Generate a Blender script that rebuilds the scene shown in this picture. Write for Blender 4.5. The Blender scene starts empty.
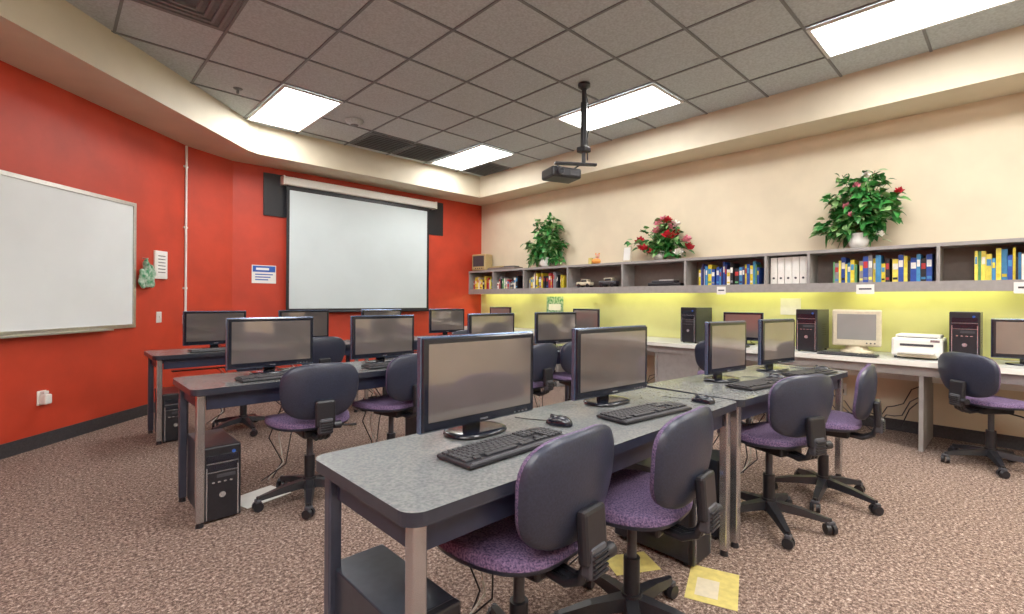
import bpy, bmesh, math, random
from mathutils import Vector, Matrix
random.seed(7)
scene = bpy.context.scene
col = scene.collection

# ------------------------------------------------------------------ materials
def newmat(name):
    m = bpy.data.materials.new(name); m.use_nodes = True
    nt = m.node_tree
    b = nt.nodes['Principled BSDF']
    return m, nt, b
def mat(name, c, rough=0.5, metal=0.0, spec=0.5, coat=0.0, noise=0.0, nscale=40, bump=0.0, c2=None):
    m, nt, b = newmat(name)
    b.inputs['Base Color'].default_value = (*c, 1)
    b.inputs['Roughness'].default_value = rough
    b.inputs['Metallic'].default_value = metal
    b.inputs['Specular IOR Level'].default_value = spec
    b.inputs['Coat Weight'].default_value = coat
    b.inputs['Coat Roughness'].default_value = 0.08
    if noise > 0 or c2 or bump > 0:
        tc = nt.nodes.new('ShaderNodeTexCoord')
        n = nt.nodes.new('ShaderNodeTexNoise'); n.inputs['Scale'].default_value = nscale
        n.inputs['Detail'].default_value = 4
        nt.links.new(tc.outputs['Object'], n.inputs['Vector'])
        r = nt.nodes.new('ShaderNodeValToRGB')
        r.color_ramp.elements[0].position = 0.35; r.color_ramp.elements[1].position = 0.65
        if c2 is None:
            a = [max(0, x*(1-noise)) for x in c]; d = [min(1, x*(1+noise)) for x in c]
        else:
            a = c; d = c2
        r.color_ramp.elements[0].color = (*a, 1); r.color_ramp.elements[1].color = (*d, 1)
        nt.links.new(n.outputs['Fac'], r.inputs['Fac'])
        nt.links.new(r.outputs['Color'], b.inputs['Base Color'])
        if bump > 0:
            bp = nt.nodes.new('ShaderNodeBump'); bp.inputs['Strength'].default_value = bump
            bp.inputs['Distance'].default_value = 0.01
            nt.links.new(n.outputs['Fac'], bp.inputs['Height'])
            nt.links.new(bp.outputs['Normal'], b.inputs['Normal'])
    return m
def emit(name, c, s):
    m, nt, b = newmat(name)
    b.inputs['Base Color'].default_value = (*c, 1)
    b.inputs['Emission Color'].default_value = (*c, 1)
    b.inputs['Emission Strength'].default_value = s
    return m

M_red = mat('red_paint', (0.53, 0.046, 0.018), 0.5, noise=0.10, nscale=3, bump=0.02)
M_beige = mat('beige_paint', (0.71, 0.62, 0.45), 0.6, noise=0.04, nscale=3)
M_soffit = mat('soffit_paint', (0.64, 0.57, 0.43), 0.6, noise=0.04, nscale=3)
M_backtint = mat('backsplash_light_tint', (0.74, 0.74, 0.32), 0.6, noise=0.04, nscale=3)  # yellow cast of the under-shelf tubes put into the base colour
M_base = mat('baseboard_rubber', (0.04, 0.038, 0.042), 0.5, noise=0.2, nscale=60)
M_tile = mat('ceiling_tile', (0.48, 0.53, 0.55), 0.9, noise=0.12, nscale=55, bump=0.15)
M_tbar = mat('tbar', (0.17, 0.18, 0.19), 0.5, noise=0.05)
M_vent = mat('vent_grille', (0.14, 0.15, 0.155), 0.6, noise=0.1)
M_lightframe = mat('troffer_frame', (0.7, 0.7, 0.68), 0.5, noise=0.03)
M_black = mat('black_plastic', (0.012, 0.012, 0.016), 0.38, noise=0.15, nscale=80)
M_blackgloss = mat('black_gloss', (0.010, 0.012, 0.02), 0.16, coat=0.2, noise=0.1)
M_bezelrim = mat('bezel_rim', (0.14, 0.20, 0.33), 0.22, metal=0.75, noise=0.1)
M_towerside = mat('tower_steel', (0.035, 0.04, 0.055), 0.3, metal=0.3, noise=0.1)
M_darkgrey = mat('dark_grey_plastic', (0.05, 0.05, 0.06), 0.45, noise=0.1, nscale=80)
M_chairshell = mat('chair_shell', (0.021, 0.026, 0.048), 0.34, noise=0.2, nscale=150, bump=0.08)
M_chairfab = mat('chair_fabric', (0.035, 0.024, 0.080), 0.9, c2=(0.21, 0.135, 0.25), nscale=160, bump=0.2)
M_screen = mat('lcd_screen', (0.30, 0.265, 0.25), 0.06, metal=0.65, noise=0.08, nscale=3)
M_screenoff = mat('crt_glass', (0.28, 0.28, 0.27), 0.2, spec=0.7, noise=0.05, nscale=4)
M_beigepl = mat('beige_plastic', (0.62, 0.55, 0.40), 0.5, noise=0.05)
M_tanpl = mat('tan_plastic', (0.45, 0.33, 0.15), 0.5, noise=0.05)
M_whitepl = mat('white_plastic', (0.80, 0.79, 0.74), 0.4, noise=0.03)
M_white = mat('white_surface', (0.86, 0.86, 0.84), 0.35, noise=0.02, nscale=2)
M_wboard = mat('whiteboard_surface', (0.76, 0.80, 0.82), 0.25, noise=0.03, nscale=2)
M_pscreen = mat('projection_fabric', (0.62, 0.70, 0.72), 0.8, noise=0.03, nscale=2)
M_alu = mat('aluminium', (0.62, 0.6, 0.57), 0.3, metal=0.9, noise=0.06)
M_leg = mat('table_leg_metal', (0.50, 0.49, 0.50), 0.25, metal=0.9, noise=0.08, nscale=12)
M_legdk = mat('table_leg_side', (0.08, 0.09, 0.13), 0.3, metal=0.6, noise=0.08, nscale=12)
M_apron = mat('table_apron', (0.022, 0.028, 0.060), 0.35, noise=0.15, nscale=15)
M_edge = mat('table_edge', (0.02, 0.024, 0.038), 0.3, coat=0.3, noise=0.1)
M_top = mat('table_laminate', (0.125, 0.135, 0.142), 0.22, c2=(0.20, 0.207, 0.205), nscale=110)
M_counter = mat('counter_laminate', (0.48, 0.49, 0.48), 0.35, c2=(0.58, 0.58, 0.57), nscale=120)
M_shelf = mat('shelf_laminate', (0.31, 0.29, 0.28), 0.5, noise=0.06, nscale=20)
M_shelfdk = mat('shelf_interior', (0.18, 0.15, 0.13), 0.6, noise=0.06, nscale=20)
M_key = mat('keycap', (0.03, 0.03, 0.035), 0.45, noise=0.1)
M_silver = mat('silver_trim', (0.55, 0.56, 0.6), 0.25, metal=0.8, noise=0.05)
M_bluepl = mat('blue_plastic', (0.02, 0.10, 0.45), 0.3, noise=0.1)
M_yellowp = mat('yellow_paper', (0.52, 0.43, 0.13), 0.7, c2=(0.66, 0.55, 0.16), nscale=25)
M_paper = mat('paper', (0.82, 0.81, 0.77), 0.7, noise=0.04, nscale=10)
M_leaf = mat('leaf_green', (0.012, 0.11, 0.02), 0.4, c2=(0.05, 0.28, 0.05), nscale=14)
M_leaf2 = mat('leaf_light', (0.09, 0.30, 0.06), 0.4, c2=(0.34, 0.50, 0.22), nscale=14)
M_stem = mat('stem_brown', (0.12, 0.09, 0.03), 0.7, noise=0.2)
M_fred = mat('petal_red', (0.50, 0.008, 0.025), 0.5, noise=0.25, nscale=30)
M_fpink = mat('petal_pink', (0.7, 0.20, 0.28), 0.5, noise=0.25, nscale=30)
M_fwhite = mat('petal_white', (0.8, 0.75, 0.7), 0.5, noise=0.1, nscale=30)
M_ceram = mat('white_ceramic', (0.75, 0.74, 0.70), 0.2, coat=0.5, noise=0.03)
M_green = mat('green_cloth', (0.04, 0.24, 0.10), 0.8, c2=(0.5, 0.6, 0.5), nscale=25)
M_pink = mat('pink_plastic', (0.75, 0.4, 0.3), 0.5, noise=0.1)
M_orange = mat('orange_plastic', (0.8, 0.3, 0.05), 0.5, noise=0.1)
M_troffer = emit('troffer_diffuser', (1.0, 0.99, 0.97), 17.0)
M_fill = emit('added_fill_lens', (1.0, 0.93, 0.8), 6.0)  # glowing lens of the added fill downlight
M_tube = emit('undershelf_tube', (1.0, 0.98, 0.46), 12.0)
BOOK = [mat('book_%d' % i, c, 0.5, noise=0.1, nscale=30) for i, c in enumerate([
    (0.75, 0.6, 0.04), (0.02, 0.07, 0.35), (0.015, 0.015, 0.02), (0.05, 0.25, 0.5), (0.8, 0.78, 0.7),
    (0.45, 0.03, 0.03), (0.1, 0.3, 0.12), (0.03, 0.03, 0.12), (0.85, 0.72, 0.1), (0.25, 0.25, 0.28)])]

def carpet():
    m, nt, b = newmat('carpet')
    tc = nt.nodes.new('ShaderNodeTexCoord')
    n1 = nt.nodes.new('ShaderNodeTexNoise'); n1.inputs['Scale'].default_value = 62; n1.inputs['Detail'].default_value = 7; n1.inputs['Roughness'].default_value = 0.9
    n2 = nt.nodes.new('ShaderNodeTexVoronoi'); n2.inputs['Scale'].default_value = 110
    for n in (n1, n2): nt.links.new(tc.outputs['Object'], n.inputs['Vector'])
    r = nt.nodes.new('ShaderNodeValToRGB'); e = r.color_ramp.elements
    e[0].position = 0.38; e[0].color = (0.040, 0.024, 0.020, 1)
    e[1].position = 0.63; e[1].color = (0.66, 0.53, 0.45, 1)
    x = r.color_ramp.elements.new(0.50); x.color = (0.185, 0.123, 0.098, 1)
    nt.links.new(n1.outputs['Fac'], r.inputs['Fac'])
    mx = nt.nodes.new('ShaderNodeMixRGB'); mx.blend_type = 'OVERLAY'; mx.inputs['Fac'].default_value = 0.4
    nt.links.new(r.outputs['Color'], mx.inputs['Color1'])
    bw = nt.nodes.new('ShaderNodeRGBToBW'); nt.links.new(n2.outputs['Color'], bw.inputs['Color'])
    nt.links.new(bw.outputs['Val'], mx.inputs['Color2'])
    nt.links.new(mx.outputs['Color'], b.inputs['Base Color'])
    b.inputs['Roughness'].default_value = 0.95; b.inputs['Specular IOR Level'].default_value = 0.1
    bp = nt.nodes.new('ShaderNodeBump'); bp.inputs['Strength'].default_value = 0.5; bp.inputs['Distance'].default_value = 0.01
    nt.links.new(n1.outputs['Fac'], bp.inputs['Height']); nt.links.new(bp.outputs['Normal'], b.inputs['Normal'])
    return m
M_carpet = carpet()

# ------------------------------------------------------------------ mesh builder
class B:
    def __init__(s): s.v = []; s.f = []; s.m = []; s.sm = []; s.mats = []
    def mi(s, m):
        if m not in s.mats: s.mats.append(m)
        return s.mats.index(m)
    def add(s, vs, fs, m, M=None, smooth=False):
        o = len(s.v)
        for p in vs:
            p = Vector(p); s.v.append(M @ p if M is not None else p)
        i = s.mi(m)
        for f in fs: s.f.append([o+k for k in f]); s.m.append(i); s.sm.append(smooth)
    def box(s, c, size, m, bev=0, R=None, seg=2):
        M = Matrix.Translation(Vector(c))
        if R is not None: M = M @ R.to_4x4()
        x, y, z = [d/2 for d in size]
        if bev <= 0:
            vs = [(-x,-y,-z),(x,-y,-z),(x,y,-z),(-x,y,-z),(-x,-y,z),(x,-y,z),(x,y,z),(-x,y,z)]
            fs = [(0,3,2,1),(4,5,6,7),(0,1,5,4),(1,2,6,5),(2,3,7,6),(3,0,4,7)]
            s.add(vs, fs, m, M); return
        bm = bmesh.new(); bmesh.ops.create_cube(bm, size=1)
        for v in bm.verts: v.co = Vector((v.co.x*size[0], v.co.y*size[1], v.co.z*size[2]))
        bmesh.ops.bevel(bm, geom=bm.edges[:], offset=bev, segments=seg, affect='EDGES', profile=0.5)
        bm.verts.index_update()
        s.add([v.co.copy() for v in bm.verts], [[v.index for v in f.verts] for f in bm.faces], m, M)
        bm.free()
    def b6(s, x0, x1, y0, y1, z0, z1, m, bev=0):
        s.box(((x0+x1)/2, (y0+y1)/2, (z0+z1)/2), (x1-x0, y1-y0, z1-z0), m, bev)
    def cyl(s, p0, p1, r0, r1, m, seg=16, smooth=True):
        p0 = Vector(p0); p1 = Vector(p1); d = (p1-p0).normalized()
        a = d.orthogonal().normalized(); b = d.cross(a)
        vs = []
        for p, r in ((p0, r0), (p1, r1)):
            for k in range(seg):
                t = 2*math.pi*k/seg; vs.append(p + (a*math.cos(t)+b*math.sin(t))*r)
        s.add(vs, [(k, (k+1) % seg, seg+(k+1) % seg, seg+k) for k in range(seg)], m, None, smooth)
        o = [tuple(range(seg-1, -1, -1)), tuple(range(seg, 2*seg))]
        s.add(vs, o, m)
    def tube(s, pts, r, m, seg=6):
        pts = [Vector(p) for p in pts]
        vs = []; n = len(pts)
        prev = None
        for i, p in enumerate(pts):
            d = (pts[min(i+1, n-1)]-pts[max(i-1, 0)]).normalized()
            a = d.orthogonal() if prev is None else (prev - d*prev.dot(d))
            a.normalize(); prev = a; b = d.cross(a)
            for k in range(seg):
                t = 2*math.pi*k/seg; vs.append(p+(a*math.cos(t)+b*math.sin(t))*r)
        fs = []
        for i in range(n-1):
            for k in range(seg):
                fs.append((i*seg+k, i*seg+(k+1) % seg, (i+1)*seg+(k+1) % seg, (i+1)*seg+k))
        s.add(vs, fs, m, None, True)
    def lathe(s, prof, m, c=(0, 0, 0), seg=24):
        vs = []
        for r, z in prof:
            for k in range(seg):
                t = 2*math.pi*k/seg; vs.append((c[0]+r*math.cos(t), c[1]+r*math.sin(t), c[2]+z))
        fs = []
        for i in range(len(prof)-1):
            for k in range(seg):
                fs.append((i*seg+k, i*seg+(k+1) % seg, (i+1)*seg+(k+1) % seg, (i+1)*seg+k))
        s.add(vs, fs, m, None, True)
    def prism(s, poly, z0, z1, m, mside=None, M=None):
        n = len(poly)
        vs = [(p[0], p[1], z0) for p in poly]+[(p[0], p[1], z1) for p in poly]
        s.add(vs, [tuple(range(n-1, -1, -1)), tuple(range(n, 2*n))], m, M)
        s.add(vs, [(k, (k+1) % n, n+(k+1) % n, n+k) for k in range(n)], mside or m, M)
    def pillow(s, a, b, tt, tb, n, mt, mb, fn, e=0.4, seg=40, K=7):
        def ring(sc, z):
            out = []
            for k in range(seg):
                t = 2*math.pi*k/seg; c = math.cos(t); q = math.sin(t)
                x = math.copysign(abs(c)**(2/n), c)*a*sc; y = math.copysign(abs(q)**(2/n), q)*b*sc
                out.append(fn(x, y, z))
            return out
        for sign, th, m in ((1, tt, mt), (-1, tb, mb)):
            vs = [fn(0, 0, sign*th)]
            for i in range(1, K+1):
                ph = i/K*math.pi/2
                vs += ring(math.sin(ph)**0.7, sign*th*(max(0, math.cos(ph))**e if i < K else 0))
            fs = []
            for k in range(seg):
                q = (0, 1+k, 1+(k+1) % seg); fs.append(q if sign > 0 else q[::-1])
            for i in range(K-1):
                for k in range(seg):
                    o = 1+i*seg; q = (o+k, o+seg+k, o+seg+(k+1) % seg, o+(k+1) % seg)
                    fs.append(q if sign > 0 else q[::-1])
            s.add(vs, fs, m, None, True)
    def mesh(s, name):
        me = bpy.data.meshes.new(name)
        me.from_pydata([tuple(v) for v in s.v], [], s.f)
        for m in s.mats: me.materials.append(m)
        me.polygons.foreach_set('material_index', s.m)
        me.polygons.foreach_set('use_smooth', s.sm)
        me.update(); return me
    def obj(s, name, loc=(0, 0, 0), rz=0):
        return place(s.mesh(name), name, loc, rz)
def place(me, name, loc=(0, 0, 0), rz=0):
    o = bpy.data.objects.new(name, me); col.objects.link(o)
    o.location = loc; o.rotation_euler = (0, 0, math.radians(rz)); return o
def rrect(x0, y0, x1, y1, r, seg=6):
    out = []
    for cx, cy, a0 in ((x1-r, y1-r, 0), (x0+r, y1-r, 90), (x0+r, y0+r, 180), (x1-r, y0+r, 270)):
        for k in range(seg+1):
            a = math.radians(a0+90*k/seg); out.append((cx+r*math.cos(a), cy+r*math.sin(a)))
    return out
RX = lambda d: Matrix.Rotation(math.radians(d), 3, 'X')
RY = lambda d: Matrix.Rotation(math.radians(d), 3, 'Y')
RZ = lambda d: Matrix.Rotation(math.radians(d), 3, 'Z')

# ------------------------------------------------------------------ room
XR, YB, YF, XL = 5.85, 6.97, -2.6, -3.6
HS, HC = 2.98, 3.34
K45 = 5.526
C1 = (1.154, 6.68); C2 = (1.69, YB)
poly = [(XL, YF), (XR, YF), (XR, YB), C2, C1, (XL, XL+K45)]   # CCW
def wall(name, p, q, m, z0=0, z1=HC+0.1, th=0.12):
    p = Vector(p); q = Vector(q); d = (q-p).normalized(); n = Vector((d.y, -d.x))
    b = B()
    b.prism([p, p+n*th, q+n*th, q][::-1], z0, z1, m)
    return b.obj(name)
wall('wall_rear', poly[0], poly[1], M_beige)
wall('wall_right', poly[1], poly[2], M_beige)
wall('wall_back', poly[2], poly[3], M_red)
wall('wall_corner', poly[3], poly[4], M_red)
wall('wall_left', poly[4], poly[5], M_red)
wall('wall_side', poly[5], poly[0], M_red)
b = B(); b.prism([(XL-.1, YF-.1), (XR+.1, YF-.1), (XR+.1, YB+.1), (XL-.1, YB+.1)], -0.1, 0, M_carpet); b.obj('floor')
def offs(poly, d):
    n = len(poly); out = []
    ds = d if isinstance(d, (list, tuple)) else [d]*n
    L = []
    for i in range(n):
        p = Vector(poly[i]); q = Vector(poly[(i+1) % n]); t = (q-p).normalized(); nn = Vector((-t.y, t.x))
        L.append((p+nn*ds[i], t))
    for i in range(n):
        p, t = L[i-1]; q, u = L[i]
        den = t.x*u.y-t.y*u.x; w = q-p
        k = (w.x*u.y-w.y*u.x)/den
        out.append(p+t*k)
    return out
inn = offs(poly, 0.012)
for i, nm in enumerate(['rear', 'right', 'back', 'corner', 'left', 'side']):
    b = B(); j = (i+1) % 6
    b.prism([Vector(poly[i]), Vector(poly[j]), inn[j], inn[i]], 0.0, 0.11, M_base); b.obj('baseboard_'+nm)
si = offs(poly, [0.5, 0.5, 0.55, 0.55, 0.62, 0.5])
b = B()
n = 6
for i in range(n):
    j = (i+1) % n
    p, q, a, c = poly[i], poly[j], si[i], si[j]
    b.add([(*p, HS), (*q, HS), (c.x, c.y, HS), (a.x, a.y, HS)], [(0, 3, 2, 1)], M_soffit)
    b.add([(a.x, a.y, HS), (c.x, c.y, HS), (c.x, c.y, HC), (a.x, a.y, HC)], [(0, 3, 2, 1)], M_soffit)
b.obj('trim_soffit')
T = 0.64
b = B()
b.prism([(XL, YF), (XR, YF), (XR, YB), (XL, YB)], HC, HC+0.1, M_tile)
x = 4.2-12*T
while x < XR:
    if x > XL: b.b6(x-.010, x+.010, YF, YB, HC-.008, HC, M_tbar)
    x += T
y = 6.28-14*T
while y < YB:
    if y > YF: b.b6(XL, XR, y-.010, y+.010, HC-.009, HC, M_tbar)
    y += T
b.obj('ceiling')
def troffer(x0, y0):
    b = B(); L = 2*T
    z1 = HC-.009; z0 = z1-.018
    b.b6(x0+.013, x0+.04, y0+.013, y0+L-.013, z0, z1, M_lightframe)
    b.b6(x0+T-.04, x0+T-.013, y0+.013, y0+L-.013, z0, z1, M_lightframe)
    b.b6(x0+.04, x0+T-.04, y0+.013, y0+.04, z0, z1, M_lightframe)
    b.b6(x0+.04, x0+T-.04, y0+L-.04, y0+L-.013, z0, z1, M_lightframe)
    b.b6(x0+.04, x0+T-.04, y0+.04, y0+L-.04, z0+.006, z1, M_troffer)
    b.obj('ceiling_light_troffer')
for x0, y0 in ((4.2, 5.0), (4.2, 2.44), (4.2, -.12), (4.2, -2.04), (1.64, 5.0), (1.64, 1.16), (1.64, -.76), (1.64, -2.04),
               (-.92, 1.16), (-.92, -.76), (-2.2, -.76), (-.92, -2.04), (-2.2, -2.04)): troffer(x0, y0)  # troffers out of view are added to brighten the room
def vent(x0, y0, w=T, d=T):
    b = B(); z1 = HC-.009
    b.b6(x0+.013, x0+w-.013, y0+.013, y0+d-.013, z1-.012, z1, M_vent)
    k = 9
    for i in range(k):
        yy = y0+.06+(d-.12)*i/(k-1)
        b.box((x0+w/2, yy, z1-.018), (w-.1, .022, .006), M_darkgrey, R=RX(25))
    b.obj('ceiling_vent')
vent(2.92, 5.64); vent(3.56, 5.64); vent(4.84, 5.64, .49)
b = B(); z1 = HC-.009; vx, vy = .68, 4.04
b.b6(vx-.3, vx+.3, vy-.3, vy+.3, z1-.01, z1, M_vent)
for k in range(4):
    h = .26-.06*k
    for sx in (-1, 1):
        b.b6(vx+sx*h-.01, vx+sx*h+.01, vy-h, vy+h, z1-.02-.004*k, z1-.01, M_tbar)
        b.b6(vx-h, vx+h, vy+sx*h-.01, vy+sx*h+.01, z1-.02-.004*k, z1-.01, M_tbar)
b.obj('ceiling_air_diffuser')
b = B(); b.lathe([(.0, -.05), (.05, -.05), (.09, -.03), (.11, 0)], M_tile, (2.6, 5.45, HC-.009)); b.lathe([(.0, -.052), (.045, -.052), (.05, -.045)], M_vent, (2.6, 5.45, HC-.009)); b.obj('smoke_detector')
b = B(); b.lathe([(0, -.05), (.012, -.05), (.014, -.03), (.01, -.01), (.04, -.004), (.045, 0)], M_vent, (1.36, 5.45, HC-.008)); b.obj('fire_sprinkler')
b = B(); b.lathe([(.085, -.004), (.11, -.010), (.12, 0)], M_lightframe, (3.75, -.9, HC-.009)); b.lathe([(0, -.003), (.085, -.004)], M_fill, (3.75, -.9, HC-.009)); b.obj('added_fill_downlight')  # unseen fixture, added to go with the fill spot below
ld = bpy.data.lights.new('added_fill_spot', 'SPOT'); ld.energy = 260; ld.color = (1, .9, .75); ld.spot_size = math.radians(95); ld.spot_blend = .8; ld.shadow_soft_size = .15  # added warm fill to brighten the floor at lower right
lo = bpy.data.objects.new('added_fill_spot', ld); col.objects.link(lo); lo.location = (3.75, -.9, HC-.06); lo.rotation_euler = (math.radians(14), 0, 0)

# ------------------------------------------------------------------ left wall things
S2 = math.sqrt(.5)
def onleft(x, z=0, off=0):
    return Vector((x+off*S2, x+K45-off*S2, z))
b = B()
W = 2.44; Hh = 1.2
b.b6(-W, 0, -.018, -.002, 0, Hh, M_wboard)
for z0, z1 in ((-.02, .015), (Hh-.015, Hh+.02)): b.b6(-W-.02, .02, -.028, -.001, z0, z1, M_alu)
for x0, x1 in ((-W-.02, -W+.012), (-.012, .02)): b.b6(x0, x1, -.028, -.001, .0151, Hh-.0151, M_alu)
b.b6(-W+.1, -.3, -.08, -.0285, -.03, -.018, M_alu)
b.obj('whiteboard', onleft(.59, .94), 45)
b = B()
b.pillow(.05, .15, .02, .02, 2.4, M_green, M_green, lambda x, y, z: Vector((x*(1.2-.8*(y/.15))+.018*math.sin(y*40), -.05+z*1.2+.008*math.sin(x*90), y)))
b.pillow(.04, .12, .015, .015, 2.2, M_paper, M_green, lambda x, y, z: Vector((x+.06+.01*math.sin(y*50), -.05+z, y-.03)))
b.pillow(.04, .10, .015, .015, 2.2, M_green, M_green, lambda x, y, z: Vector((x-.06+.01*math.sin(y*50), -.05+z, y-.06)))
b.cyl((0, -.001, .15), (0, -.06, .15), .006, .006, M_alu)
b.obj('cleaning_cloth', onleft(.685, 1.47), 45)
b = B(); b.b6(-.09, .09, -.022, -.001, -.15, .15, M_whitepl, .006); b.b6(-.07, .07, -.026, -.0221, -.12, .12, M_paper)
for k in range(6): b.b6(-.055, .05, -.0275, -.0261, .09-.035*k, .1-.035*k, M_silver)
b.obj('wall_notice_frame', onleft(.85, 1.57), 45)
b = B(); b.b6(-.035, .035, -.012, -.001, -.058, .058, M_whitepl, .004); b.b6(-.008, .008, -.022, -.0121, -.014, .014, M_whitepl)
b.obj('light_switch', onleft(.84, 1.01), 45)
b = B(); b.b6(-.037, .037, -.012, -.001, -.058, .058, M_whitepl, .004); b.b6(-.03, .03, -.07, -.0121, -.05, .03, M_whitepl, .01); b.b6(-.02,.02,-.05,-.0121,.032,.056,M_paper,.004)
b.obj('wall_outlet_plug', onleft(-.05, .40), 45)
b = B(); b.cyl((0, -.014, 0), (0, -.014, 1.95), .013, .013, M_whitepl)
for z in (.3, 1.0, 1.7): b.b6(-.03, .03, -.016, -.001, z, z+.02, M_whitepl)
b.b6(-.035, .035, -.035, -.001, -.1, .0, M_whitepl, .004)
b.obj('wall_conduit', onleft(1.12, 1.02), 45)

# back wall things
b = B()
b.b6(2.05, 4.96, YB-.02, YB-.001, 2.33, 2.90, M_black)
b.obj('black_acoustic_panel')
b = B()
yy = YB-.09
b.b6(2.28, 4.72, YB-.15, YB-.022, 2.76, 2.87, M_whitepl, .015)
b.b6(2.26, 2.2799, YB-.155, YB-.022, 2.755, 2.875, M_whitepl)
b.b6(4.7201, 4.74, YB-.155, YB-.022, 2.755, 2.875, M_whitepl)
b.b6(2.36, 4.58, yy-.002, yy+.002, 1.08, 2.70, M_pscreen)
b.b6(2.32, 2.3599, yy-.003, yy+.003, 1.04, 2.76, M_black)
b.b6(4.5801, 4.62, yy-.003, yy+.003, 1.04, 2.76, M_black)
b.b6(2.36, 4.58, yy-.003, yy+.003, 2.7001, 2.76, M_black)
b.b6(2.36, 4.58, yy-.003, yy+.003, 1.04, 1.0799, M_black)
b.cyl((2.31, yy, 1.035), (4.63, yy, 1.035), .016, .016, M_black)
b.cyl((3.5, yy, 1.02), (3.5, yy, .96), .004, .004, M_black)
b.obj('projection_screen')
b = B(); b.b6(-.15, .15, -.008, -.001, -.12, .12, M_white); b.b6(-.14, .14, -.0095, -.0081, .03, .11, M_bluepl)
for k in range(3): b.b6(-.11, .11-.03*k, -.0095, -.0081, -.01-.035*k, .004-.035*k, M_bluepl)
b.b6(-.1, .06, -.0105, -.0096, .055, .085, M_white)
b.obj('wall_sign', (2.067, YB, 1.54))

# ------------------------------------------------------------------ shelf on right wall
X0s = 5.55; Z0, Z1 = 1.35, 1.74
divs = [6.30, 5.55, 4.63, 3.68, 2.79, 1.88, 1.474, .484, -.45, -1.4]
b = B()
ys0, ys1 = YF+.02, YB-.001
b.b6(X0s, XR-.001, ys0, ys1, Z1-.03, Z1, M_shelf); b.b6(X0s+.0201, XR-.001, ys0, ys1, Z0+.03, Z0+.06, M_shelf)
b.b6(X0s, X0s+.02, ys0, ys1, Z0-.03, Z0+.06, M_shelf)
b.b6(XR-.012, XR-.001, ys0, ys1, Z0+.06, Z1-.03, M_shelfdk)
for d in divs+[ys0+.013, ys1-.013]:
    b.b6(X0s, XR-.012, d-.012, d+.012, Z0+.0601, Z1-.0301, M_shelf)
b.obj('wall_shelf')
ZF = Z0+.061
b = B(); b.b6(XR-.006, XR-.001, YF+.02, YB-.02, .745, Z0+.028, M_backtint); b.obj('trim_backsplash')  # wall strip tinted with the tubes' yellow light
for y0 in (5.6, 4.2, 2.8, 1.4, 0.0, -1.4):
    b = B(); b.b6(X0s+.08, X0s+.16, y0, y0+1.2, Z0+.012, Z0+.0295, M_whitepl)
    b.cyl((X0s+.12, y0+.03, Z0-.0), (X0s+.12, y0+1.17, Z0-.0), .011, .011, M_tube, 10); b.obj('undershelf_light')

def books(y0, y1, z=ZF, hmin=.17, hmax=.27, pal=None, name='row_of_books'):
    b = B(); y = y0
    while y < y1-.015:
        w = random.uniform(.012, .045); w = min(w, y1-y)
        h = random.uniform(hmin, hmax); d = random.uniform(.15, .2)
        m = random.choice(pal or BOOK)
        xf = 5.60+random.uniform(0, .03)
        b.b6(xf, xf+d, y+.0008, y+w-.0008, z, z+h, m)
        m2 = random.choice([BOOK[0], BOOK[4], BOOK[4], BOOK[5], BOOK[3]])
        if w > .02: b.b6(xf-.0012, xf, y+.004, y+w-.004, z+h*.55, z+h*.8, m2)
        if w > .03: b.b6(xf-.0012, xf, y+.004, y+w-.004, z+h*.1, z+h*.2, random.choice(BOOK))
        y += w
        if random.random() < .06: y += .02
    return b.obj(name)
P1 = [BOOK[i] for i in (0, 8, 1, 2, 3, 1, 4, 6, 5, 9)]
books(1.97, 2.66, pal=[BOOK[i] for i in (0, 1, 1, 3, 4, 2, 6, 7, 3)])
books(.53, 1.28, pal=[BOOK[i] for i in (0, 8, 1, 2, 3, 1, 4, 6, 9, 2, 2, 0)])
books(-.42, .26, pal=[BOOK[i] for i in (0, 8, 1, 2, 3, 1, 4, 6, 3, 0, 8)])
books(-1.35, -.6, pal=P1)
books(4.75, 5.48, hmin=.15, hmax=.26, pal=[BOOK[i] for i in (0, 2, 2, 7, 9, 5, 4)])
books(5.75, 6.26, hmin=.1, hmax=.22, pal=[BOOK[i] for i in (5, 2, 4, 6, 9)])
books(6.38, 6.9, hmin=.12, hmax=.24, pal=[BOOK[i] for i in (0, 2, 4, 5, 8)])
b = B()
for i in range(5):
    y = 1.50+i*.070
    b.b6(5.60, 5.83, y, y+.066, ZF, ZF+.28, M_whitepl, .004)
    b.b6(5.5985, 5.60, y+.015, y+.05, ZF+.14, ZF+.24, M_paper)
    b.cyl((5.5975, y+.033, ZF+.06), (5.60, y+.033, ZF+.06), .012, .012, M_darkgrey)
b.obj('row_of_binders')
def toycar(loc, m, s=1):
    b = B()
    b.box((0, 0, .055*s), (.1*s, .26*s, .05*s), m, .015*s); b.box((0, -.01*s, .095*s), (.085*s, .13*s, .045*s), M_beigepl, .015*s)
    b.box((0, -.01*s, .095*s), (.088*s, .10*s, .028*s), M_black, .004*s)
    for sx in (-1, 1):
        for sy in (-.08, .08): b.cyl((sx*.038*s, sy*s, .028*s), (sx*.054*s, sy*s, .028*s), .028*s, .028*s, M_black)
    b.obj('model_car', loc)
toycar((5.68, 4.40, ZF), M_beigepl, 1.0); toycar((5.68, 3.98, ZF), M_darkgrey, 1.1)
b = B(); b.box((0, 0, .021), (.2, .45, .04), M_black, .01); b.box((0, .03, .055), (.16, .3, .03), M_darkgrey, .008); b.box((0, -.02, .075), (.14, .2, .008), M_paper, .002); b.obj('stacked_folders', (5.7, 3.1, ZF))
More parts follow.
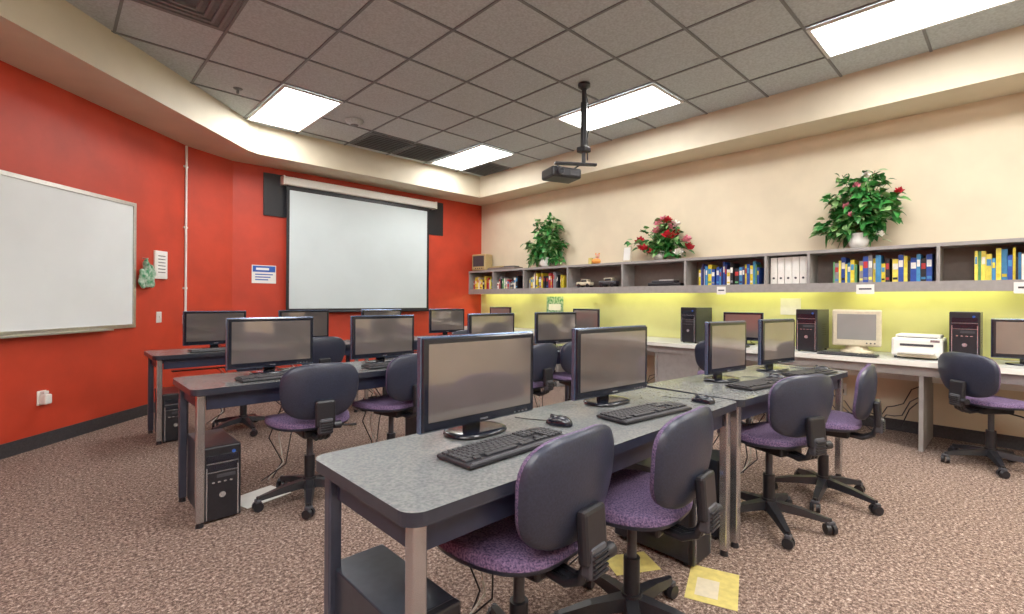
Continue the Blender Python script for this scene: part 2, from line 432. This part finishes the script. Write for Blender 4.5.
for y, w in ((1.0, .14), (-.05, .16), (2.35, .1)):
    b = B(); b.b6(X0s-.004, X0s-.001, y-w/2, y+w/2, Z0-.05, Z0+.04, M_paper); b.b6(X0s-.005, X0s-.0041, y-w*.35, y+w*.35, Z0-.01, Z0+.005, M_darkgrey); b.obj('shelf_label')

# ------------------------------------------------------------------ plants
def leaf(b, p, d, L, w, m, droop=.3):
    d = Vector(d).normalized(); side = d.cross(Vector((0, 0, 1)))
    if side.length < .1: side = Vector((1, 0, 0))
    side.normalize(); side = (Matrix.Rotation(random.uniform(-.9, .9), 3, d) @ side)
    up = side.cross(d)
    vs = []
    for t, ww in ((0, .08), (.3, 1), (.65, .75), (1, 0.03)):
        c = Vector(p)+d*L*t-Vector((0, 0, 1))*droop*L*t*t
        vs += [c-side*w/2*ww+up*w*.12*ww, c, c+side*w/2*ww+up*w*.12*ww]
    fs = []
    for i in range(3):
        o = i*3; fs += [(o, o+1, o+4, o+3), (o+1, o+2, o+5, o+4)]
    b.add(vs, fs, m, None, True)
def flower(b, c, r, m):
    c = Vector(c)
    for k in range(9):
        a = k*2.399; e = .1+k*.09
        d = Vector((math.cos(a)*(1.1-e), math.sin(a)*(1.1-e), e))
        leaf(b, c, d, r, r*.9, m, -.2)
def plant(name, loc, rx, ry, z0, z1, nl, flowers, L=.09, mats=(M_leaf, M_leaf, M_leaf2), vase=.16, droop=.4):
    b = B()
    b.lathe([(0, 0), (.055, 0), (.075, .03), (.085, vase*.5), (.06, vase*.85), (.07, vase), (.06, vase), (.05, vase*.85), (0, vase*.8)], M_ceram)
    NS = 34
    for i in range(NS):
        a = random.uniform(0, 6.283); h = z0+(z1-z0)*((i+.5)/NS)
        hh = (h-z0)/(z1-z0)
        q = random.uniform(.35, .95)*(1-.55*max(0, hh-.45)/.55)
        tip = Vector((math.cos(a)*rx*q, math.sin(a)*ry*q, h))
        mid = Vector((tip.x*.35, tip.y*.35, max(vase, (vase+h)/2+.08)))
        pts = [Vector((0, 0, vase*.85)), mid, tip]
        P = [(1-t)**2*pts[0]+2*t*(1-t)*pts[1]+t*t*pts[2] for t in [k/6 for k in range(7)]]
        b.tube(P, .003, M_stem, 5)
        for k in range(nl//NS):
            t = random.uniform(.3, 1); base = (1-t)**2*pts[0]+2*t*(1-t)*pts[1]+t*t*pts[2]
            base += Vector((random.gauss(0, .025), random.gauss(0, .03), random.gauss(0, .025)))
            dd = Vector((base.x/rx+random.gauss(0, .6), base.y/ry+random.gauss(0, .6), random.gauss(.2, .5)))
            leaf(b, base, dd, L*random.uniform(.7, 1.3), L*random.uniform(.5, .75), random.choice(mats), droop)
        if (i*7) % NS < flowers[0]: flower(b, tip+Vector((-.02, 0, .0)), flowers[1], random.choice(flowers[2]))
    lim = XR-.012-loc[0]
    for v in b.v:
        if v.x > lim: v.x = lim-random.uniform(0, .01)
        if v.z < .003: v.z = .003 if v.x > X0s-loc[0]-.01 else v.z
    return b.obj(name, loc)
plant('potted_ivy', (5.69, 5.21, Z1), .20, .46, .06, .80, 1000, (0, 0, [M_fred]), L=.10, mats=(M_leaf, M_leaf2, M_leaf))
plant('flower_arrangement', (5.69, 3.20, Z1), .18, .50, .05, .50, 600, (24, .08, [M_fred, M_fred, M_fpink, M_fwhite]), L=.09, vase=.12)
plant('potted_flowering_plant', (5.69, 1.08, Z1), .17, .42, .10, .76, 1050, (7, .05, [M_fpink, M_fwhite, M_fred]), L=.095, vase=.15)
b = B()
b.pillow(.05, .07, .04, .04, 2, M_orange, M_orange, lambda x, y, z: Vector((x, y, .045+z)), e=1)
b.pillow(.032, .032, .032, .032, 2, M_pink, M_pink, lambda x, y, z: Vector((x, y-.02, .12+z)), e=1)
b.cyl((-.03, -.02, .115), (-.05, -.02, .11), .01, .004, M_yellowp)
for s_ in (-.03, .03): b.pillow(.012, .012, .012, .012, 2, M_orange, M_orange, lambda x, y, z: Vector((x, y-.02+s_, .15+z)), e=1, seg=12)
b.box((.0, .10, .05), (.05, .06, .1), M_yellowp, .01)
b.obj('toy_figurine', (5.68, 4.2, Z1))
b = B(); b.box((0, 0, .12), (.02, .13, .22), M_beigepl, .004, RY(8)); b.box((-.013, 0, .12), (.004, .10, .18), M_paper, 0, RY(8)); b.box((.05, 0, .05), (.1, .02, .01), M_black, 0, RY(35)); b.obj('picture_frame', (5.74, 3.72, Z1+.004))
b = B(); b.box((0, 0, .155), (.20, .34, .29), M_tanpl, .02); b.box((-.102, 0, .175), (.006, .26, .19), M_darkgrey, .002)
for k in range(4): b.cyl((-.10, -.08+.05*k, .045), (-.11, -.08+.05*k, .045), .01, .01, M_black)
b.box((0, 0, .006), (.16, .24, .012), M_black)
b.obj('old_small_monitor', (5.68, 6.74, Z1), 8)
b = B(); b.box((0, 0, .02), (.2, .70, .04), M_shelfdk, .008); b.box((0, .15, .055), (.16, .3, .03), M_tanpl, .008); b.box((0, -.17, .05), (.14, .25, .02), M_darkgrey, .005); b.obj('storage_tray', (5.70, 6.16, Z1))

# ------------------------------------------------------------------ counter
b = B()
XC = 5.12
b.b6(XC, XR-.007, YF+.02, YB-.02, .705, .74, M_counter); b.b6(XC-.006, XC, YF+.02, YB-.02, .70, .741, M_whitepl)
b.b6(XC+.04, XC+.06, YF+.02, YB-.02, .62, .7049, M_shelf)
for y in (-1.6, .55, 2.45, 2.95, 4.5, 5.9): b.b6(XC+.05, XR-.02, y-.015, y+.015, 0.001, .7049, M_shelf)
b.b6(XC+.06, XC+.075, 2.466, 2.934, .02, .7, M_shelf)
b.b6(XR-.1, XR-.02, YF+.05, YB-.05, .5, .56, M_whitepl)
b.obj('wall_counter')
b = B(); b.b6(XR-.02, XR-.0125, 1.2, 1.28, .28, .40, M_whitepl, .003); b.b6(XR-.05, XR-.0201, 1.22, 1.26, .30, .34, M_black, .004); b.obj('wall_outlet')
for y0 in (.62, 1.55, 3.1):
    b = B()
    pts = [(5.7+.03*math.sin(k*1.3), y0+k*.057, .46-.32*math.sin(k/14*3.14)+.04*math.sin(k*2.1)) for k in range(15)]
    b.tube(pts, .005, M_black)
    b.tube([(5.64, p[1], p[2]-.06-.04*math.cos(p[1]*9)) for p in pts], .005, M_darkgrey)
    b.tube([(5.60, p[1], max(.02, p[2]-.15+.05*math.cos(p[1]*12))) for p in pts], .005, M_black)
    b.obj('cable_bundle')

# ------------------------------------------------------------------ furniture meshes
def table_mesh(L, D=.56):
    b = B()
    zt = .74
    b.prism(rrect(0, 0, L, D, .05), zt-.03, zt, M_top, M_edge)
    b.prism(rrect(.0, .0, L, D, .05), zt-.034, zt-.0301, M_edge)
    i = .05
    for y0 in (i, D-i-.02): b.b6(i+.03, L-i-.03, y0, y0+.02, zt-.12, zt-.034, M_apron)
    for x0 in (i, L-i-.02): b.b6(x0, x0+.02, i+.03, D-i-.03, zt-.12, zt-.034, M_apron)
    for x0 in (.03, L-.07):
        for y0 in (.03, D-.07):
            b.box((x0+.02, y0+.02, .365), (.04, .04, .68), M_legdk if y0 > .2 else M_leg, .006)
            b.cyl((x0+.02, y0+.02, 0), (x0+.02, y0+.02, .026), .02, .016, M_black)
    b.b6(.2, L-.2, D-.12, D-.06, zt-.2, zt-.19, M_darkgrey)
    for sx in (.3, .66):
        for o in (0, .03, .07):
            b.tube([(L*sx+o, D-.09, zt-.19), (L*sx+.05+o, D-.1-o, .5-o), (L*sx-.03+o*2, D-.1, .3), (L*sx+.06, D-.08-o, .12), (L*sx+.0-o, D-.08, .02)], .004, M_black if o != .03 else M_whitepl)
    return b.mesh('computer_table')
TM183 = table_mesh(1.83); TM16 = table_mesh(1.62)

def chair_mesh(star=0):
    b = B()
    for k in range(5):
        a = math.radians(90+72*k+18+star); c, s = math.cos(a), math.sin(a)
        p0 = Vector((c*.03, s*.03, .115)); p1 = Vector((c*.285, s*.285, .075))
        side = Vector((-s, c, 0)); vs = []
        for p, w, h in ((p0, .032, .03), ((p0+p1)/2+Vector((0, 0, .006)), .026, .024), (p1, .017, .014)):
            vs += [p-side*w+Vector((0, 0, -h)), p+side*w+Vector((0, 0, -h)), p+side*w*.7+Vector((0, 0, h*.5)), p-side*w*.7+Vector((0, 0, h*.5))]
        fs = []
        for i in range(2):
            o = i*4
            for j in range(4): fs.append((o+j, o+(j+1) % 4, o+4+(j+1) % 4, o+4+j))
        fs += [(0, 3, 2, 1), (8, 9, 10, 11)]
        b.add(vs, fs, M_black)
        cc = Vector((c*.285, s*.285, .03))
        b.cyl(cc+Vector((0, 0, .02)), cc+Vector((0, 0, .055)), .009, .009, M_black, 8)
        ra = a+.6+k; ax = Vector((math.cos(ra), math.sin(ra), 0))
        for sg in (-1, 1): b.cyl(cc+ax*sg*.006, cc+ax*sg*.026, .029, .026, M_black, 14)
        b.box(cc+Vector((0, 0, .03)), (.045, .03, .02), M_darkgrey, .006, Matrix.Rotation(ra, 3, 'Z'))
    b.cyl((0, 0, .075), (0, 0, .14), .045, .038, M_black)
    b.cyl((0, 0, .14), (0, 0, .27), .030, .030, M_black); b.cyl((0, 0, .27), (0, 0, .42), .018, .018, M_darkgrey)
    b.box((0, -.02, .430), (.16, .24, .05), M_black, .012)
    b.tube([(.08, 0, .425), (.2, .0, .42), (.25, -.01, .415)], .006, M_black); b.box((.26, -.01, .415), (.05, .025, .012), M_black, .004)
    def fs_(x, y, z):
        zz = z - .035*max(0, (y-.08)/.15)**2 + .25*x*x*(1 if z > 0 else .3)
        return Vector((x*(1-.12*max(0, -y)/.23), y+.02, .48+zz))
    b.pillow(.235, .215, .032, .026, 3.0, M_chairfab, M_chairshell, fs_)
    P = [(0, -.10, .425), (0, -.20, .415), (0, -.25, .44), (0, -.27, .50), (0, -.26, .62)]
    for w in (-.026, 0, .026): b.tube([(x+w, y, z) for x, y, z in P], .014, M_black, 8)
    b.box((0, -.270, .57), (.11, .035, .15), M_black, .012, RX(-4))
    b.box((0, -.276, .50), (.08, .045, .09), M_darkgrey, .012)
    for k in range(5): b.box((0, -.300, .47+.014*k), (.07, .01, .007), M_black, .002)
    b.cyl((.045, -.28, .5), (.085, -.28, .5), .02, .022, M_black, 10)
    def fb(x, y, z):
        q = y/.162
        xx = x*(1.02+.08*q-.06*q*q)
        return Vector((xx, -.222 - z + 1.1*x*x - .10*y - .02*(1-q*q), .690+y))
    b.pillow(.218, .162, .022, .03, 3.2, M_chairshell, M_chairfab, fb)
    return b.mesh('office_chair')
CH = chair_mesh()

def monitor_mesh(w=.51, h=.305, stand=.048):
    b = B(); z0 = stand
    b.box((0, .006, z0+h/2), (w+.010, .022, h+.010), M_bezelrim, .004)
    b.box((0, -.003, z0+h/2), (w, .026, h), M_blackgloss, .005)
    bz = .020
    b.box((0, -.0165, z0+h/2+.006), (w-2*bz, .002, h-2*bz-.010), M_screen)
    b.box((0, .028, z0+h/2), (w*.72, .035, h*.72), M_black, .012)
    b.box((0, .055, z0+h*.38), (.12, .03, h*.4), M_black, .008)
    b.box((0, .055, (z0+h*.3)/2+.005), (.07, .022, z0+h*.3), M_blackgloss, .004)
    b.pillow(.12, .085, .012, .006, 2.6, M_blackgloss, M_black, lambda x, y, z: Vector((x, y+.03, .006+z)))
    b.box((0, -.0168, z0+.011), (.035, .002, .006), M_silver)
    for k in range(4): b.box((w*.3+.02*k, -.0165, z0+.009), (.008, .002, .004), M_silver)
    b.tube([(.03, .07, z0+.1), (.05, .12, z0+.02), (.06, .13, .02), (.1, .14, .004)], .004, M_black)
    return b.mesh('lcd_monitor')
MW = monitor_mesh(); MS = monitor_mesh(.40, .30, .055)
def kb_mesh():
    b = B()
    b.box((0, 0, .009), (.45, .155, .012), M_black, .005)
    rows = [(.058, 15), (.036, 15), (.017, 14), (-.002, 13), (-.021, 12)]
    for y, n in rows:
        L = .29
        for i in range(n): b.box((-.215+L*(i+.5)/n, y, .018), (L/n-.003, .016, .008), M_key, .0015, seg=1)
    for x0, w in ((-.205, .03), (-.17, .025), (-.07, .13), (.03, .025), (.06, .03)): b.box((x0+.003, -.041, .018), (w, .016, .008), M_key, .0015, seg=1)
    for i in range(3):
        for y in (.058, .036, .017): b.box((.098+.02*i, y, .018), (.017, .016, .008), M_key, .0015, seg=1)
        b.box((.098+.02*i, -.041, .018), (.017, .016, .008), M_key, .0015, seg=1)
    b.box((.118, -.021, .018), (.017, .016, .008), M_key, .0015, seg=1)
    for i in range(4):
        for y in (.036, .017, -.002, -.021, -.041): b.box((.163+.018*i, y, .018), (.0155, .016, .008), M_key, .0015, seg=1)
    b.box((0, -.066, .014), (.42, .012, .006), M_darkgrey, .002)
    b.tube([(0, .075, .01), (.02, .09, .004), (.05, .10, .004), (.10, .10, .004)], .0025, M_black)
    return b.mesh('keyboard')
KB = kb_mesh()
def mouse_mesh():
    b = B()
    b.pillow(.031, .055, .032, .004, 2.4, M_blackgloss, M_black, lambda x, y, z: Vector((x, y, .004+z*(1-.25*(y/.055)**2 - .15*y/.055))), e=.8)
    b.cyl((-.004, .03, .031), (.004, .03, .031), .009, .009, M_darkgrey, 10)
    b.tube([(0, .05, .01), (.01, .1, .003), (-.005, .15, .003), (-.01, .2, .003)], .002, M_black)
    return b.mesh('computer_mouse')
MO = mouse_mesh()
def tower_mesh(w=.18, h=.40, d=.42, trim=M_silver):
    b = B()
    b.box((0, d/2+.01, h/2+.012), (w, d-.02, h-.01), M_towerside, .004)
    b.box((0, .008, h/2+.01), (w+.004, .03, h), M_black, .008)
    b.box((0, -.0075, h*.86), (w*.86, .003, .04), M_blackgloss, .001)
    b.box((0, -.0075, h*.74), (w*.86, .003, .04), M_blackgloss, .001)
    b.box((0, -.0088, h*.80), (w*.86, .002, .003), trim)
    b.box((0, -.0088, h*.68), (w*.86, .002, .003), trim)
    b.box((w*.1, -.0088, h*.62), (w*.5, .002, .018), M_darkgrey)
    for k in range(4): b.box((-w*.25+w*.16*k, -.0088, h*.54), (.014, .003, .007), M_silver)
    b.cyl((0, -.007, h*.36), (0, -.01, h*.36), .016, .016, trim, 16)
    b.box((-w*.42, -.008, h*.4), (.006, .004, h*.7), trim); b.box((w*.42, -.008, h*.4), (.006, .004, h*.7), trim)
    b.cyl((w*.3, -.007, h*.93), (w*.3, -.011, h*.93), .009, .009, M_bluepl, 12)
    for x in (-w*.4, w*.4):
        for y in (.04, d-.05): b.cyl((x, y, 0), (x, y, .014), .012, .012, M_black, 8)
    for k in range(6): b.box((w/2+.001, d*.6, h*.4+.02*k), (.002, .12, .006), M_darkgrey)
    return b.mesh('computer_tower')
TW = tower_mesh()
def crt_mesh():
    b = B()
    b.box((0, 0, .24), (.38, .09, .34), M_beigepl, .015)
    b.box((0, -.046, .25), (.30, .004, .24), M_screenoff, .002)
    vs = []
    for y, w, h in ((.045, .34, .30), (.18, .25, .22), (.25, .2, .18)):
        for sx, sz in ((-1, -1), (1, -1), (1, 1), (-1, 1)): vs.append((sx*w/2, y, .235+sz*h/2))
    fs = []
    for i in range(2):
        for j in range(4): fs.append((i*4+j, i*4+(j+1) % 4, i*4+4+(j+1) % 4, i*4+4+j))
    fs.append((8, 9, 10, 11)); b.add(vs, fs, M_beigepl)
    b.cyl((0, .05, .03), (0, .05, .09), .1, .07, M_beigepl, 20); b.lathe([(0, 0), (.13, 0), (.135, .015), (.12, .03), (0, .032)], M_beigepl, (0, .04, 0))
    for k in range(3): b.cyl((.08+.03*k, -.044, .1), (.08+.03*k, -.05, .1), .007, .007, M_darkgrey, 10)
    return b.mesh('crt_monitor')
CRT = crt_mesh()

ZT = .7405
place(TM183, 'computer_table', (.575, .925, 0))
place(TM16, 'computer_table', (2.42, .925, 0), -4)
place(TM183, 'computer_table', (.53, 2.95, 0)); place(TM183, 'computer_table', (2.38, 2.95, 0))
place(TM183, 'computer_table', (.61, 4.88, 0)); place(TM183, 'computer_table', (2.46, 4.88, 0))
for x, y, r, st in ((1.08, 1.09, 4, 24), (1.57, .99, 5, -41), (2.88, .95, -22, -14), (3.50, .84, 6, 0),
                (1.15, 2.98, -4, 0), (1.76, 3.08, 14, 0), (3.03, 3.02, 5, 0), (3.66, 3.0, -20, 20),
                (1.30, 4.95, 20, 0), (1.95, 4.9, -5, 0), (2.75, 4.95, 10, 0), (3.7, 4.9, 0, 0),
                (5.10, .14, -130, 0), (4.80, 2.02, -75, 0)):
    place(CH if st == 0 else chair_mesh(st), 'office_chair', (x, y, 0), r)
def station(x, y, r=0, m=MW, k=None, mo=None):
    place(m, 'lcd_monitor', (x, y, ZT), r)
    k = k or (x-.02, y-.2)
    place(KB, 'keyboard', (k[0], k[1], ZT), r+random.uniform(-3, 3))
    mo = mo or (k[0]+.30, k[1]+.01)
    place(MO, 'computer_mouse', (mo[0], mo[1], ZT), random.uniform(-15, 15))
station(1.12, 1.33, 0, k=(1.07, 1.14), mo=(1.42, 1.22))
station(1.90, 1.31, -4, k=(1.83, 1.09), mo=(2.24, 1.03))
station(2.96, 1.22, -8, MS)
station(3.66, 1.16, -12, MS, mo=(3.90, .95))
station(1.03, 3.30); station(1.82, 3.30); station(2.90, 3.30, -4); station(3.76, 3.28, -12)
station(1.13, 5.22); station(1.95, 5.22); station(2.85, 5.22); station(3.8, 5.22, -8)
for x, y, r in ((.715, 1.04, 0), (2.21, 1.02, 0), (2.55, 1.03, -4), (.69, 3.02, 0), (.775, 4.93, 0), (2.2, 3.05, 0)):
    place(TW, 'computer_tower', (x, y, 0), r)
place(TW, 'computer_tower', (5.3, 2.62, ZT), -90); place(TW, 'computer_tower', (5.3, 1.42, ZT), -90); place(TW, 'computer_tower', (5.3, .30, ZT), -90)
place(MS, 'lcd_monitor', (5.58, 2.12, ZT), -80); place(MS, 'lcd_monitor', (5.45, -.05, ZT), -80)
place(MS, 'lcd_monitor', (5.58, 4.3, ZT), -75); place(MS, 'lcd_monitor', (5.55, 6.1, ZT), -70)
place(CRT, 'crt_monitor', (5.52, 1.06, ZT), -82)
place(KB, 'keyboard', (5.22, 1.07, ZT), -88); place(KB, 'keyboard', (5.24, 2.17, ZT), -88)
b = B()
b.box((0, 0, .10), (.34, .36, .16), M_whitepl, .02); b.box((0, .02, .19), (.30, .26, .03), M_whitepl, .01); b.box((0, -.13, .182), (.26, .06, .008), M_darkgrey, .003)
b.box((0, -.2, .06), (.24, .08, .02), M_whitepl, .005); b.box((0, -.181, .12), (.22, .004, .02), M_darkgrey); b.box((.12, -.181, .16), (.06, .004, .02), M_silver)
for x in (-.14, .14): b.box((x, 0, .011), (.03, .3, .02), M_darkgrey)
b.box((0, -.16, .03), (.26, .04, .03), M_beigepl, .004)
b.obj('printer', (5.5, .60, ZT), -90)
b = B(); b.b6(XR-.012, XR-.0065, 4.95, 5.3, 1.02, 1.28, M_green); b.b6(XR-.0135, XR-.0121, 5.0, 5.25, 1.06, 1.16, M_paper); b.obj('wall_poster')
b = B(); b.b6(XR-.012, XR-.0065, 1.62, 1.82, 1.08, 1.26, M_paper); b.obj('wall_paper_notice')
b = B(); b.box((0, 0, .0015), (.28, .2, .001), M_yellowp); b.box((-.03, .02, .0026), (.14, .09, .0006), M_beigepl)
b.obj('yellow_paper_sheet', (2.06, .90, 0), 20)
b = B(); b.box((0, 0, .0015), (.22, .16, .001), M_yellowp); b.obj('yellow_paper_sheet', (1.96, 1.24, 0), -30)
b = B(); b.box((0, 0, .0015), (.28, .22, .001), M_paper); b.obj('white_paper_sheet', (.94, 3.22, 0), 15)
for loc, r in (((5.3, 3.6, ZT), 20), ((5.32, 1.74, ZT), 70), ((5.35, 4.9, ZT), 10)):
    b = B()
    for k in range(4): b.box((.005*k, -.004*k, .0015+.002*k), (.22, .29, .0015), M_paper, 0, RZ(6*k))
    b.obj('paper_stack', loc, r)
# projector
b = B()
px, py = 3.76, 2.94
b.lathe([(.0, 0), (.06, 0), (.06, -.03), (.03, -.05)], M_black, (px, py, HC-.009))
b.cyl((px, py, HC-.03), (px, py, 2.70), .022, .022, M_black)
b.cyl((px, py, 3.15), (px, py, 2.72), .032, .032, M_black)
b.tube([(px+.03, py, 3.25), (px+.07, py-.02, 3.0), (px+.05, py, 2.8), (px+.06, py, 2.6)], .008, M_black)
b.box((px, py, 2.69), (.10, .10, .05), M_black, .006)
b.box((px-.06, py+.05, 2.55), (.42, .05, .025), M_black, .006, RZ(-35))
b.cyl((px, py, 2.7), (px, py, 2.55), .02, .02, M_black)
for sx in (-.09, .09):
    b.cyl((px+sx-.1, py+.09-sx*.6, 2.55), (px+sx*1.2-.15, py+.12, 2.50), .008, .008, M_black, 8)
bx, by, bz = px-.17, py+.14, 2.44
Rr = RZ(-20)
b.box((bx, by, bz), (.32, .24, .10), M_black, .02, Rr)
def q(v): return Vector((bx, by, bz))+Rr@Vector(v)
b.cyl(q((-.08, -.12, 0)), q((-.08, -.15, 0)), .038, .034, M_darkgrey, 20)
b.cyl(q((-.08, -.149, 0)), q((-.08, -.153, 0)), .025, .025, M_blackgloss, 20)
b.box(q((.08, -.122, 0)), (.1, .006, .05), M_darkgrey, 0, Rr)
b.obj('ceiling_projector')

# ------------------------------------------------------------------ camera
cam = bpy.data.cameras.new('camera'); co = bpy.data.objects.new('camera', cam); col.objects.link(co)
cam.sensor_width = 36; cam.lens = 36*484/1024; cam.shift_y = -7/1024; cam.clip_start = .02
Rm = Matrix.Rotation(math.radians(-43.67), 4, 'Z') @ Matrix.Rotation(math.radians(90), 4, 'X') @ Matrix.Rotation(math.radians(.4), 4, 'Z')
co.matrix_world = Matrix.Translation((0, 0, 1.22)) @ Rm
scene.camera = co
w = bpy.data.worlds.new('world'); scene.world = w; w.use_nodes = True
w.node_tree.nodes['Background'].inputs[0].default_value = (.8, .85, 1, 1); w.node_tree.nodes['Background'].inputs[1].default_value = .3
scene.view_settings.view_transform = 'Standard'
scene.view_settings.exposure = 0.2
scene.view_settings.gamma = 1.05
